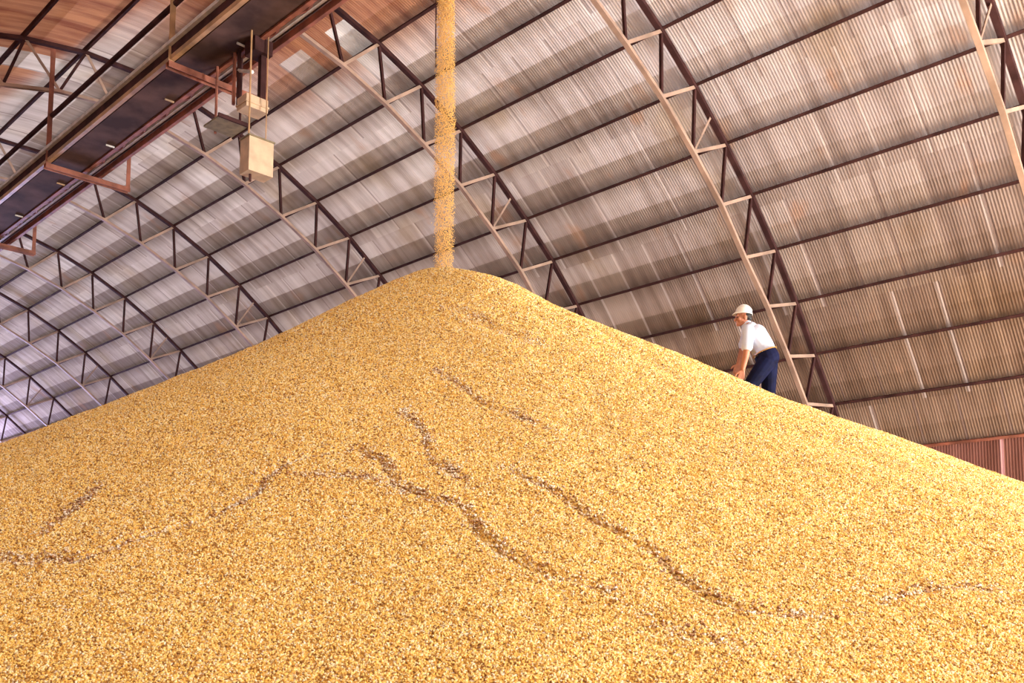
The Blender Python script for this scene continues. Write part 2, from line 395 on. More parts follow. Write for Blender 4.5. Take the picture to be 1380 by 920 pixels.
# ------------------------------------------------------------------ arched lattice trusses
def truss_parts():
    parts = []
    o_pts = [OUT(i, -1) for i in range(12, -1, -1)]+[OUT(i, 1) for i in range(13)]
    i_pts = [INN(i, -1) for i in range(12, -1, -1)]+[INN(i, 1) for i in range(1, 13)]
    foot = Vector((0, YA-OD[12], 0.02)); foot2 = Vector((0, YA+OD[12], 0.02))
    mb = MB(); mb.path(channel(0.10, 0.075, 0.012), [foot]+o_pts+[foot2], (1, 0, 0)); parts.append(('outer_chord', mb.mesh('outer_chord'), M_STEEL))
    fi = Vector((0, YA-ID[12], 0.02)); fi2 = Vector((0, YA+ID[12], 0.02))
    mb = MB(); mb.path(channel(0.085, 0.06, 0.010), [fi]+i_pts+[fi2], (1, 0, 0)); parts.append(('inner_chord', mb.mesh('inner_chord'), M_CHORD))
    def bar(p, q, prof, m):
        d = (q-p).normalized(); mb = MB(); mb.extrude(prof, p+d*0.02, q-d*0.02, (1, 0, 0)); parts.append(('web_member', mb.mesh('web_member'), m))
    for s in (-1, 1):
        for i in range(13):
            bar(INN(i, s), OUT(i, s), angle(0.058, 0.010), M_CHORD)              # strut
            if i < 12: bar(OUT(i, s), INN(i+1, s), angle(0.050, 0.009), M_STEEL)  # diagonal
        bar(INN(6, s), OUT(5, s).lerp(OUT(6, s), 0.5), angle(0.040, 0.008), M_CHORD)  # short knee brace
        for k in range(3):
            a, b = INN(12, s), OUT(12, s); z0 = a.z*(3-k)/3; z1 = a.z*(2-k)/3+0.05
            bar(Vector((0, a.y, z0)), Vector((0, b.y, z1)), angle(0.05, 0.009), M_STEEL)
    return parts
TP = truss_parts()
TL = ['nearest arched lattice roof truss, cut off by the right edge of the picture',
      'arched lattice roof truss coming down right behind the man in the white helmet',
      'arched lattice roof truss meeting the corn just right of the peak, crossed by falling grain',
      'arched lattice roof truss meeting the corn just left of the peak',
      'arched lattice roof truss, second left of the peak where trusses meet the corn',
      'arched lattice roof truss, third left of the peak where trusses meet the corn',
      'arched lattice roof truss, fourth left of the peak where trusses meet the corn',
      'bluish distant arched lattice truss, fifth left of the peak along the corn',
      'farthest arched lattice truss, bluish, at the left edge above the corn']
for x, lb in zip(TX, TL):
    r = thing('roof_truss', (x, YA, 0), lb, 'roof truss', 'arched roof trusses')
    for nm, me, m in TP:
        o = link(nm, me, m, r); o.location = (0, -YA, 0)

# ------------------------------------------------------------------ conveyor gallery under the ridge
YC0, YC1, ZC = -6.585, -7.57, 8.42+ZO
g = thing('conveyor_gallery', (0, -7.1, ZC), 'long dark belt conveyor gallery hung under the ridge, running to the upper left', 'conveyor')
GX0, GX1 = 5.0, 59.0
def gp(name, m, fn):
    mb = MB(); fn(mb); o = mb.build(name, m, g); o.location = (0, 7.1, -ZC); return o
gp('belt', M_BELT, lambda b: b.box(((GX0+GX1)/2, -6.95, ZC+0.16), (GX1-GX0, 0.62, 0.03)))
gp('return_belt', M_BELT, lambda b: b.box(((GX0+GX1)/2, -6.95, ZC+0.05), (GX1-GX0, 0.56, 0.02)))
gp('side_beam', M_RAIL, lambda b: b.extrude(channel(0.07, 0.075, 0.012), (GX0, YC0, ZC+0.038), (GX1, YC0, ZC+0.038), (0, 0, 1)))
gp('edge_angle', M_PALE, lambda b: b.extrude(angle(0.06, 0.01), (GX0, YC0+0.06, ZC+0.25), (GX1, YC0+0.06, ZC+0.25), (0, 0, 1)))
gp('skirt_plate', M_STEEL, lambda b: b.box(((GX0+GX1)/2, YC0+0.02, ZC+0.18), (GX1-GX0, 0.012, 0.20)))
gp('side_beam', M_RUST, lambda b: b.extrude(channel(0.07, 0.12, 0.012), (GX0, -7.27, ZC+0.07), (GX1, -7.27, ZC+0.07), (0, 0, 1)))
gp('walkway_beam', M_RUST, lambda b: b.extrude(channel(0.06, 0.12, 0.012), (GX0, YC1, ZC+0.06), (GX1, YC1, ZC+0.06), (0, 0, 1)))
gp('walkway_beam', M_PALE, lambda b: b.extrude(angle(0.05, 0.01), (GX0, YC1+0.11, ZC+0.13), (GX1, YC1+0.11, ZC+0.13), (0, 0, 1)))
gp('walkway_plate', M_BELT, lambda b: b.box(((GX0+GX1)/2, -7.42, ZC+0.34), (GX1-GX0, 0.30, 0.012)))
gp('side_plate', M_BELT, lambda b: b.box(((GX0+GX1)/2, -7.60, ZC+0.42), (GX1-GX0, 0.012, 0.45)))
def lace(b):
    x = GX0; k = 0
    while x < GX1-1.0:
        y0, y1 = (-7.30, -7.45) if k % 2 == 0 else (-7.45, -7.30)
        b.extrude(angle(0.035, 0.008), (x, y0, ZC+0.13), (x+0.45, y1, ZC+0.13), (0, 0, 1)); x += 0.45; k += 1
gp('lacing', M_RUST, lace)
for k in range(20):
    x = 8.3+k*2.4
    gp('idler_roller', M_PALE if k % 2 == 0 else M_RAIL, lambda b: b.tube([(x, -7.22, ZC+0.02), (x, -7.06, ZC+0.02)], 0.018, 8))
gp('handrail', M_STEEL, lambda b: b.tube([(GX0, -6.60, 9.37+ZO), (GX1, -6.60, 9.37+ZO)], 0.045, 8))
# hanger frames that carry the gallery from every truss
HL = ['U-shaped red oxide hanger frame under the conveyor, beside the hanging beige boxes',
      'red oxide hanger frame under the conveyor, second from the hanging beige boxes',
      'red oxide hanger frame under the conveyor at the left edge, third from the boxes']
for k, x in enumerate(TX[1:]):
    if k in (0,) or k > 3: continue
    lb = HL[k-1]
    h = thing('hanger_frame', (x, -7.38, ZC), lb, 'hanger frame', 'conveyor hanger frames')
    def hp(name, fn, m=M_RUST):
        mb = MB(); fn(mb); o = mb.build(name, m, h); o.location = (-x, 7.38, -ZC)
    za, zb = 10.72+ZO, 10.78+ZO
    hp('crossbeam', lambda b: b.extrude(channel(0.12, 0.10, 0.012), (x, YC0+0.06, ZC-0.07), (x, -8.17, ZC-0.07), (0, 0, -1)))
    hp('hanger', lambda b: b.extrude(angle(0.09, 0.012), (x, YC0+0.02, ZC-0.02), (x, YC0+0.02, za), (1, 0, 0)), M_RAIL if k == 1 else M_RUST)
    hp('hanger', lambda b: b.extrude(angle(0.08, 0.012), (x, -8.13, ZC-0.02), (x, -8.13, zb), (1, 0, 0)))

# ------------------------------------------------------------------ belt take-up weight hanging below the gallery
def ray(u, v):
    d = RT*((u-690-PPX)/F_PX)-UP*((v-460-PPY)/F_PX)+FW
    return d
def at_y(u, v, y):
    d = ray(u, v); return d*(y/d.y)+Vector((0, 0, ZO))
YB = -7.20
w = thing('take_up_weight', at_y(340, 228, YB), 'beige steel box hanging on two rods below the conveyor', 'counterweight')
wl = w.location.copy()
def wp(name, m, fn):
    mb = MB(); fn(mb); o = mb.build(name, m, w); o.location = -wl; return o
c = at_y(335, 228, YB+0.2)                 # lower front corner of the box
bx, by, bh = 0.26, 0.40, 0.52
wp('weight_box', M_BEIGE, lambda b: b.box((c.x+bx/2, c.y-by/2, c.z+bh/2), (bx, by, bh)))
lidm = wp('lid', M_OLIVE, lambda b: b.box((c.x+bx/2, c.y-by/2, c.z+bh+0.012), (bx+0.03, by+0.03, 0.024)))
pa = at_y(327, 200, YB); ptop = at_y(326, 84, YB)
wp('rod', M_RAIL, lambda b: b.tube([(c.x+bx/2, c.y-0.06, c.z+bh), (c.x+bx/2, c.y-0.06, ZC+0.05)], 0.014, 6))
wp('rod', M_RAIL, lambda b: b.tube([(c.x+bx/2, c.y-by+0.06, c.z+bh), (c.x+bx/2, c.y-by+0.06, ZC+0.05)], 0.009, 6))
wp('tie_bolt', M_STEEL, lambda b: b.tube([(c.x+bx/2, c.y-0.1, c.z), (c.x+bx/2, c.y-0.1, c.z-0.11)], 0.02, 6))
# guide frame with a small platform
gl = at_y(305, 170, YB)
t = thing('guide_platform', gl, 'small olive plate platform hanging on rusty rods left above the beige box', 'platform')
def tp(name, m, fn):
    mb = MB(); fn(mb); o = mb.build(name, m, t); o.location = -gl; return o
tp('plate', M_OLIVE, lambda b: b.box((gl.x, gl.y, gl.z), (0.50, 0.50, 0.03)))
tp('rim', M_STEEL, lambda b: [b.box((gl.x-0.26, gl.y, gl.z), (0.03, 0.55, 0.06)), b.box((gl.x, gl.y-0.26, gl.z), (0.55, 0.03, 0.06))])
for (u0, wdt, m) in ((293, 0.022, M_RUST), (316, 0.028, M_RUST), (322, 0.028, M_STEEL)):
    p0 = at_y(u0, 90, YB); zb_ = gl.z if u0 < 300 else at_y(u0, 140, YB).z
    tp('guide_rod', m, lambda b: b.tube([(p0.x, p0.y, zb_), (p0.x, p0.y, ZC+0.05)], wdt, 6))
tp('guide_rod', M_STEEL, lambda b: b.tube([(gl.x-0.2, gl.y-0.12, gl.z), (gl.x-0.2, gl.y-0.12, ZC+0.05)], 0.02, 6))
# drive housing right above
dl = at_y(345, 140, YB-0.05)
dv = thing('drive_housing', dl, 'smaller beige housing tucked under the conveyor above the hanging box', 'machine housing')
def dp(name, m, fn):
    mb = MB(); fn(mb); o = mb.build(name, m, dv); o.location = -dl; return o
dp('housing', M_BEIGE, lambda b: b.box((dl.x+0.10, dl.y, dl.z), (0.28, 0.36, 0.20)))
dp('housing_rib', M_BEIGE, lambda b: b.box((dl.x+0.10, dl.y, dl.z-0.02), (0.31, 0.39, 0.03)))
dp('mounting_post', M_STEEL, lambda b: b.box((dl.x+0.02, dl.y-0.10, (dl.z+ZC)/2+0.07), (0.09, 0.09, ZC-dl.z)))
dp('mounting_post', M_RUST, lambda b: b.box((dl.x+0.02, dl.y-0.17, (dl.z+ZC)/2+0.07), (0.04, 0.04, ZC-dl.z)))
dp('bracket', M_STEEL, lambda b: b.box((dl.x+0.05, dl.y-0.05, ZC-0.08), (0.3, 0.3, 0.22)))
dp('cross_pin', M_PALE, lambda b: b.tube([at_y(322, 95, YB), at_y(340, 97, YB)], 0.03, 6))

# ------------------------------------------------------------------ the corn pile
PA = np.array([8.605, -7.375]); PZ = 3.8666
TL_, TR_, RA, CB = 0.6469, 0.5681, 0.3713, 0.01607
fw2 = np.array([FH.x, FH.y])
def vnoise(x, y, seed):
    r = np.random.default_rng(seed); G = r.random((256, 256))
    xi, yi = np.floor(x).astype(int), np.floor(y).astype(int); fx, fy = x-xi, y-yi
    fx = fx*fx*(3-2*fx); fy = fy*fy*(3-2*fy); g_ = lambda a, b: G[a % 256, b % 256]
    return (g_(xi, yi)*(1-fx)+g_(xi+1, yi)*fx)*(1-fy)+(g_(xi, yi+1)*(1-fx)+g_(xi+1, yi+1)*fx)*fy-0.5
def pile_base(x, y):
    dx, dy = x-PA[0], y-PA[1]; rr = np.sqrt(dx*dx+dy*dy)
    lat = dx*fw2[1]-dy*fw2[0]
    w_ = .5+.5*np.clip(lat/np.maximum(rr, 1e-6)/0.8, -1, 1)
    t_ = TL_*(1-w_)+TR_*w_; s = np.minimum(np.sqrt(rr*rr+RA*RA)-RA, 14.0)
    z = PZ-t_*(s-CB*s*s)
    # corrections: a slightly hollow left shoulder, a fuller right lip beside the peak
    z += 0.055*np.exp(-((lat-0.75)/0.45)**2-(rr-0.9)**2/0.5)
    z -= 0.055*np.exp(-((lat+2.0)/1.0)**2)*np.clip(rr/1.5, 0, 1)
    return z+ZO
def on_pile(u, v):
    d = ray(u, v); d = np.array(d); t_ = np.linspace(1.0, 14.0, 5200)
    hz = pile_base(d[0]*t_, d[1]*t_); k = np.where(d[2]*t_+ZO < hz)[0]
    if len(k) == 0: return None
    return d[:2]*t_[k[0]]
# avalanche scarps and rills traced over the slope: points, depth, width
RILLS = [([(0, 745), (40, 756), (100, 755), (160, 731), (235, 706), (300, 686), (345, 665), (356, 640), (386, 622), (440, 607), (482, 603), (520, 620), (526, 650), (580, 672), (630, 690), (655, 722), (690, 752), (720, 772), (760, 778), (830, 796)], 0.050, 0.050, 1),
         ([(545, 548), (568, 585), (582, 622), (622, 650), (650, 665)], 0.035, 0.045, -1),
         ([(680, 630), (712, 650), (750, 672), (790, 695), (832, 714), (880, 746), (940, 790), (985, 813), (1050, 820), (1118, 823)], 0.050, 0.045, -1),
         ([(585, 495), (612, 515), (640, 535), (690, 558), (742, 580)], 0.040, 0.050, -1),
         ([(62, 716), (100, 682), (140, 642)], 0.025, 0.040, -1),
         ([(870, 830), (930, 852), (955, 862), (992, 868)], 0.05, 0.065, -1),
         ([(1185, 800), (1240, 792), (1300, 789), (1380, 791)], 0.025, 0.030, -1),
         ([(400, 634), (470, 640), (520, 652)], 0.025, 0.040, 1),
         ([(608, 412), (640, 430), (680, 447), (742, 470)], 0.035, 0.090, -1),
         ([(1000, 560), (1090, 590), (1180, 622), (1260, 660), (1380, 705)], 0.030, 0.16, -1),
         ([(700, 390), (800, 440), (900, 500), (960, 530)], 0.020, 0.10, -1)]
RP = []
for pts, a, wd, sg in RILLS:
    q = [on_pile(*p) for p in pts]; q = [p for p in q if p is not None]
    q = np.array(q); wd = wd*(0.62 if wd < 0.08 else 1.0)
    # resample finely and roughen
    s_ = np.concatenate([[0], np.cumsum(np.hypot(*np.diff(q, axis=0).T))]); n_ = max(8, int(s_[-1]/0.05))
    si = np.linspace(0, s_[-1], n_); q = np.stack([np.interp(si, s_, q[:, 0]), np.interp(si, s_, q[:, 1])], 1)
    q += np.stack([vnoise(si*7, si*0+3.3, 11), vnoise(si*7, si*0+8.1, 12)], 1)*0.05
    RP.append((q, a, wd, sg, s_[-1]))
def rill_height(x, y):
    z = np.zeros_like(x)
    for q, a, wd, sg, L in RP:
        lo, hi = q.min(0)-0.6, q.max(0)+0.6
        m = (x > lo[0]) & (x < hi[0]) & (y > lo[1]) & (y < hi[1])
        if not m.any(): continue
        px, py = x[m], y[m]; best = np.full(px.shape, 1e9); sd = np.zeros_like(px); pos = np.zeros_like(px)
        for i in range(len(q)-1):
            ax, ay = q[i]; bx_, by_ = q[i+1]; ex, ey = bx_-ax, by_-ay; l2 = ex*ex+ey*ey+1e-12
            t_ = np.clip(((px-ax)*ex+(py-ay)*ey)/l2, 0, 1)
            qx, qy = ax+t_*ex, ay+t_*ey; d2 = (px-qx)**2+(py-qy)**2
            u_ = d2 < best
            best = np.where(u_, d2, best); pos = np.where(u_, (i+t_)/(len(q)-1), pos)
            upx, upy = PA[0]-qx, PA[1]-qy; nn = np.sqrt(upx*upx+upy*upy)+1e-9
            sd = np.where(u_, ((px-qx)*upx+(py-qy)*upy)/nn, sd)     # positive: uphill side
        d = np.sqrt(best); fade = np.clip(np.minimum(pos, 1-pos)*L/0.35, 0.15, 1)
        amp = a*fade*(0.75+0.9*vnoise(pos*L*4, pos*0+1.7, 31))
        dd = np.where(sd >= 0, d, -d)
        groove = -amp*np.exp(-(dd/wd)**2)
        lip = 0.55*amp*np.exp(-((dd-1.5*wd)/(1.3*wd))**2)            # lip left standing on the uphill edge
        roll = 0.30*amp*np.exp(-((dd+1.6*wd)/(1.2*wd))**2)
        z[m] += 0.62*groove+0.30*lip+0.25*roll
    return z
def axis_coords(lo, hi, a, b, fine):
    c_ = list(np.arange(a, b, fine)); st = fine
    x_ = a
    while x_ > lo: st = min(st*1.12, 0.6); x_ -= st; c_.append(x_)
    x_ = c_[len(np.arange(a, b, fine))-1]; st = fine
    while x_ < hi: st = min(st*1.12, 0.6); x_ += st; c_.append(x_)
    c_ = np.array(sorted(c_)); return np.unique(np.clip(c_, lo, hi))
gx = axis_coords(X0+0.6, 26.0, 1.7, 11.0, 0.021); gy = axis_coords(YR+0.35, YL-0.5, -11.6, -1.2, 0.021)
XX, YY = np.meshgrid(gx, gy, indexing='ij')
ZZ = pile_base(XX, YY)
ZZ += rill_height(XX, YY)
ZZ += 0.10*vnoise(XX*0.9, YY*0.9, 1)*np.clip(np.hypot(XX-PA[0], YY-PA[1])/3, 0, 1)*0.5+0.016*vnoise(XX*4, YY*4, 2)+0.010*vnoise(XX*13, YY*13, 3)
ZZ += (rng.random(ZZ.shape)-0.5)*0.008
rr_ = np.hypot(XX-PA[0], YY-PA[1])
ZZ = np.maximum(ZZ, 0.004+0.01*rng.random(ZZ.shape))
me, q = grid_mesh('corn_pile', np.stack([XX, YY, ZZ], -1), True)
pile = link('corn_pile', me, M_CORN)
tag(pile, 'huge golden heap of loose corn kernels filling the warehouse floor', 'corn heap', kind='stuff')
def pile_h(x, y):
    i = np.clip(np.searchsorted(gx, x)-1, 0, len(gx)-2); j = np.clip(np.searchsorted(gy, y)-1, 0, len(gy)-2)
    return ZZ[i, j]
# kernels: six-sided wedge-shaped grains merged into one mesh
def kernel_mesh(name, pos, size):
    n = len(pos)
    base = np.array([(0, 0, 0.62), (0.5, 0.28, 0.1), (-0.5, 0.28, 0.1), (0.5, -0.28, 0.1), (-0.5, -0.28, 0.1), (0, 0, -0.55)])
    fc = np.array([(0, 1, 2), (0, 3, 1), (0, 4, 3), (0, 2, 4), (5, 2, 1), (5, 1, 3), (5, 3, 4), (5, 4, 2)])
    r = np.random.default_rng(5); Q = r.normal(size=(n, 4)); Q /= np.linalg.norm(Q, axis=1)[:, None]
    w_, x_, y_, z_ = Q.T
    R_ = np.stack([1-2*(y_*y_+z_*z_), 2*(x_*y_-z_*w_), 2*(x_*z_+y_*w_), 2*(x_*y_+z_*w_), 1-2*(x_*x_+z_*z_), 2*(y_*z_-x_*w_), 2*(x_*z_-y_*w_), 2*(y_*z_+x_*w_), 1-2*(x_*x_+y_*y_)], 1).reshape(n, 3, 3)
    V = np.einsum('nij,kj->nki', R_, base)*size[:, None, None]+pos[:, None, :]
    F = (fc[None]+6*np.arange(n)[:, None, None]).reshape(-1, 3)
    me = bpy.data.meshes.new(name); me.vertices.add(6*n); me.vertices.foreach_set('co', V.reshape(-1).astype(np.float32))
    me.loops.add(F.size); me.loops.foreach_set('vertex_index', F.ravel().astype(np.int32))
    me.polygons.add(len(F)); me.polygons.foreach_set('loop_start', (np.arange(len(F))*3).astype(np.int32))
    me.update(calc_edges=True); return me
pp_ = []
for q, a, wd, sg, L in RP[:9]:
    n = int(L*430); k = rng.integers(0, len(q), n)
    k = k[vnoise(k*0.35, k*0+a*90, 77)+0.5 > rng.random(n)*0.7]; n = len(k)
    pp_.append(q[k]+rng.normal(size=(n, 2))*np.array([wd, wd])*1.0)
p2 = np.concatenate(pp_); pz = pile_h(p2[:, 0], p2[:, 1])+0.006
km = kernel_mesh('loose_kernels', np.column_stack([p2, pz]), rng.uniform(0.010, 0.018, len(p2)))
lk = link('loose_kernels', km, M_CHAFF, pile); tag(lk, 'coarse dark and pale broken kernels strewn along the rills', kind='stuff')

# grains lying on the slope that faces the camera
nd = []
for d0, d1, dens, r0 in ((2.6, 4.5, 13500, 0.0053), (4.5, 6.5, 10000, 0.0062), (6.5, 8.5, 7000, 0.0073), (8.5, 11.8, 4200, 0.0088)):
    n_ = int((d1*d1-d0*d0)*0.53*dens*1.02)
    dd = np.sqrt(rng.uniform(d0*d0, d1*d1, n_)); la = rng.uniform(-0.55, 0.52, n_)*dd
    x_ = dd*FH.x+la*RT.x; y_ = dd*FH.y+la*RT.y
    nd.append(np.column_stack([x_, y_, np.full(n_, r0)]))
nd = np.concatenate(nd)
ii = np.clip(np.searchsorted(gx, nd[:, 0])-1, 0, len(gx)-2); jj = np.clip(np.searchsorted(gy, nd[:, 1])-1, 0, len(gy)-2)
fx_ = np.clip((nd[:, 0]-gx[ii])/(gx[ii+1]-gx[ii]), 0, 1); fy_ = np.clip((nd[:, 1]-gy[jj])/(gy[jj+1]-gy[jj]), 0, 1)
nz = ZZ[ii, jj]*(1-fx_)*(1-fy_)+ZZ[ii+1, jj]*fx_*(1-fy_)+ZZ[ii, jj+1]*(1-fx_)*fy_+ZZ[ii+1, jj+1]*fx_*fy_+0.0015
pm_ = bpy.data.meshes.new('surface_kernels'); pm_.vertices.add(len(nd)); pm_.vertices.foreach_set('co', np.column_stack([nd[:, :2], nz]).ravel().astype(np.float32))
a_ = pm_.attributes.new('tone', 'FLOAT', 'POINT'); a_.data.foreach_set('value', rng.random(len(nd)).astype(np.float32))
a_ = pm_.attributes.new('size', 'FLOAT', 'POINT'); a_.data.foreach_set('value', (nd[:, 2]*rng.uniform(0.8, 1.25, len(nd))).astype(np.float32))
a_ = pm_.attributes.new('turn', 'FLOAT_VECTOR', 'POINT'); a_.data.foreach_set('vector', rng.uniform(0, 6.283, (len(nd), 3)).ravel().astype(np.float32))
pm_.update()
grains = link('surface_kernels', pm_, M_GRAIN, pile); tag(grains, kind='stuff')
ng = bpy.data.node_groups.new('scatter_kernels', 'GeometryNodeTree')
ng.interface.new_socket('Geometry', in_out='INPUT', socket_type='NodeSocketGeometry'); ng.interface.new_socket('Geometry', in_out='OUTPUT', socket_type='NodeSocketGeometry')
gi = ng.nodes.new('NodeGroupInput'); go = ng.nodes.new('NodeGroupOutput')
ico = ng.nodes.new('GeometryNodeMeshIcoSphere'); ico.inputs['Subdivisions'].default_value = 1; ico.inputs['Radius'].default_value = 1.0
tfm = ng.nodes.new('GeometryNodeTransform'); tfm.inputs['Scale'].default_value = (1.15, 0.85, 0.60)
smt = ng.nodes.new('GeometryNodeSetMaterial'); smt.inputs['Material'].default_value = M_GRAIN
iop = ng.nodes.new('GeometryNodeInstanceOnPoints')
na = ng.nodes.new('GeometryNodeInputNamedAttribute'); na.data_type = 'FLOAT'; na.inputs[0].default_value = 'size'
nb = ng.nodes.new('GeometryNodeInputNamedAttribute'); nb.data_type = 'FLOAT_VECTOR'; nb.inputs[0].default_value = 'turn'
L_ = ng.links.new
L_(gi.outputs[0], iop.inputs['Points']); L_(ico.outputs[0], tfm.inputs['Geometry']); L_(tfm.outputs[0], smt.inputs['Geometry']); L_(smt.outputs[0], iop.inputs['Instance'])
L_(na.outputs[0], iop.inputs['Scale']); L_(nb.outputs[0], iop.inputs['Rotation']); L_(iop.outputs[0], go.inputs[0])
md = grains.modifiers.new('scatter', 'NODES'); md.node_group = ng

# ------------------------------------------------------------------ falling grain
n = 27000
top = ZC+0.02; zb = PZ+ZO-0.02
zz = top-(top-zb)*rng.random(n)**1.5
fall = np.clip((top-zz)/(top-zb), 0, 1)
sig = 0.064+0.052*np.sin(np.clip(fall, 0, 1)*2.4)
ang = rng.random(n)*2*math.pi; rad = np.sqrt(rng.random(n))*sig+np.abs(rng.normal(size=n))*0.012
px = PA[0]+np.cos(ang)*rad; py = PA[1]+np.sin(ang)*rad
gs = link('grain_stream', kernel_mesh('grain_stream', np.column_stack([px, py, zz]), rng.uniform(0.008, 0.012, n)), M_FALL)
tag(gs, 'golden stream of corn falling from the conveyor onto the peak of the heap', 'falling grain', kind='stuff')
# thin cord hanging beside the stream
c0 = at_y(585, -20, -7.30); c1 = at_y(587.5, 90, -7.30)
mb = MB(); mb.tube([(c1.x, c1.y, ZC+0.05), (c1.x+0.01, c1.y, c1.z+0.4), (c1.x, c1.y, c1.z)], 0.008, 6)
tag(mb.build('hanging_cord', M_STEEL), 'thin dark cord hanging from the conveyor just left of the falling grain', 'cord')

# ------------------------------------------------------------------ the man climbing the heap
DM = 11.3
def mj(u, v, y=0.0):
    """joint in the man's own frame: x to the picture's right, y away from the camera, z up"""
    d = ray(u, v); t_ = (DM+y)/(d.x*FH.x+d.y*FH.y); p = d*t_
    return Vector((p.dot(Vector((RT.x, RT.y, 0))), y, p.z+ZO))
UM = 1030
mx0 = mj(UM, 560).x
mbase = FH*DM+RT*mx0
def man_world(p): return FH*(DM+p.y)+RT*p.x
def ground(p):
    wv_ = man_world(p); return float(pile_h(np.array([wv_.x]), np.array([wv_.y]))[0])
gz = ground(Vector((mx0, 0, 0)))
man = thing('person', (mbase.x, mbase.y, gz), 'man in white helmet, pale shirt and navy trousers climbing bent over up the right slope', 'person')
man.rotation_euler = (0, 0, math.atan2(RT.y, RT.x))
ORG = Vector((mx0, 0, gz))
def J(u, v, y=0.0): return mj(u, v, y)-ORG
def capsule(mb, p, q, r1, r2, seg=14):
    p, q = Vector(p), Vector(q); d = q-p
    if d.length < 1e-5: d = Vector((0, 0, 1e-3))
    L = d.length; d = d.normalized(); a = d.orthogonal().normalized(); b = d.cross(a)
    prof = [(-r1*math.cos(t), r1*math.sin(t)) for t in np.linspace(0.12, math.pi/2, 5)]+[(L+r2*math.sin(t), r2*math.cos(t)) for t in np.linspace(0, math.pi/2-0.12, 5)]
    vs = [p+d*h+(a*math.cos(2*math.pi*k/seg)+b*math.sin(2*math.pi*k/seg))*r for h, r in prof for k in range(seg)]
    n_ = len(prof); fs = [(i*seg+k, i*seg+(k+1) % seg, (i+1)*seg+(k+1) % seg, (i+1)*seg+k) for i in range(n_-1) for k in range(seg)]
    fs += [tuple(range(seg))[::-1], tuple(range((n_-1)*seg, n_*seg))]
    mb.add(vs, fs)
def ellipsoid(mb, c, r, n_=16, rot=None):
    c = Vector(c); vs = []; fs = []
    for i in range(1, n_):
        t = math.pi*i/n_
        for k in range(n_):
            f = 2*math.pi*k/n_; v = Vector((r[0]*math.sin(t)*math.cos(f), r[1]*math.sin(t)*math.sin(f), r[2]*math.cos(t)))
            vs.append(c+(rot @ v if rot is not None else v))
    for i in range(n_-2):
        fs += [(i*n_+k, i*n_+(k+1) % n_, (i+1)*n_+(k+1) % n_, (i+1)*n_+k) for k in range(n_)]
    fs += [tuple(range(n_))[::-1], tuple(range((n_-2)*n_, (n_-1)*n_))]
    mb.add(vs, fs)
def fuse(name, mb, m, voxel, smooth_it, parent=man):
    tmp = bpy.data.objects.new('tmp', mb.mesh('tmp')); COL.objects.link(tmp)
    r = tmp.modifiers.new('r', 'REMESH'); r.mode = 'VOXEL'; r.voxel_size = voxel; r.use_smooth_shade = True
    sm = tmp.modifiers.new('s', 'SMOOTH'); sm.factor = 0.5; sm.iterations = smooth_it
    dg = bpy.context.evaluated_depsgraph_get()
    me = bpy.data.meshes.new_from_object(tmp.evaluated_get(dg)); me.name = name
    bpy.data.objects.remove(tmp)
    return link(name, me, m, parent)
yn, yf = -1, 1
hipN, hipF = J(1031, 487, -.085), J(1035, 486, .085)
kneeN, kneeF = J(1006, 526, -.10), J(1036, 532, .10)
def ankle(u, y, guess):
    p = mj(u, guess, y); g_ = ground(p); return Vector((p.x, y, g_+0.075))-ORG
ankN, ankF = ankle(1019, -.10, 570), ankle(1053, .10, 580)
pel, waist, chest, neckb = J(1033, 482), J(1028, 468), J(1017, 453), J(1008, 441)
shN, shF = J(1007.5, 445, -.165), J(1010, 444, .165)
elN, elF = J(1006, 474, -.20), J(1001, 472, .19)
wrN, wrF = J(1001, 497, -.15), J(995.5, 490, .13)
head = J(1001.5, 426.5)
b = MB()
for s_ in (-1, 1):
    o_ = Vector((0, s_*.075, 0)); o2 = Vector((0, s_*.06, 0))
    capsule(b, pel+o_, waist+o2, .105, .095); capsule(b, waist+o2, chest+o_, .095, .112); capsule(b, chest+o_, neckb+Vector((.01, s_*.09, -.03)), .110, .07)
for hp_, kn, an in ((hipN, kneeN, ankN), (hipF, kneeF, ankF)):
    capsule(b, hp_, kn, .088, .060); calf = kn.lerp(an, .35)+Vector((.012, 0, 0)); capsule(b, kn, calf, .057, .056); capsule(b, calf, an, .055, .040)
    capsule(b, an, an+Vector((-.15, 0, -.035)), .042, .032)
for sh, el, wr in ((shN, elN, wrN), (shF, elF, wrF)):
    capsule(b, sh, el, .056, .042); mid = el.lerp(wr, .3); capsule(b, el, mid, .042, .042); capsule(b, mid, wr, .041, .028)
    d = (wr-el).normalized(); sgn = -1 if wr.y < 0 else 1
    side = Vector((-1, 0, 0)); side = (side-d*side.dot(d)).normalized(); out_ = d.cross(side).normalized()
    # palm of four rays, then unequal bent fingers and a thumb leaving the side of the palm
    for k, (off, fl_) in enumerate(((.030, .072), (.010, .082), (-.011, .076), (-.030, .060))):
        k0 = wr+d*.012+side*off*.55; k1 = wr+d*.092+side*off
        capsule(b, k0, k1, .015, .0125, 8)
        m1 = k1+(d+out_*sgn*0.18).normalized()*fl_*.5; m2 = m1+(d*.8+out_*sgn*-0.45).normalized()*fl_*.5
        capsule(b, k1, m1, .0105, .0092, 8); capsule(b, m1, m2, .0092, .0075, 8)
    t0 = wr+d*.030+side*.022; t1 = wr+d*.062+side*.058; t2 = wr+d*.095+side*.068
    capsule(b, t0, t1, .0150, .0115, 8); capsule(b, t1, t2, .0110, .0085, 8)
HS = 0.88
capsule(b, neckb+Vector((0, 0, -.02)), head+HS*Vector((.012, 0, -.05)), .054, .050)
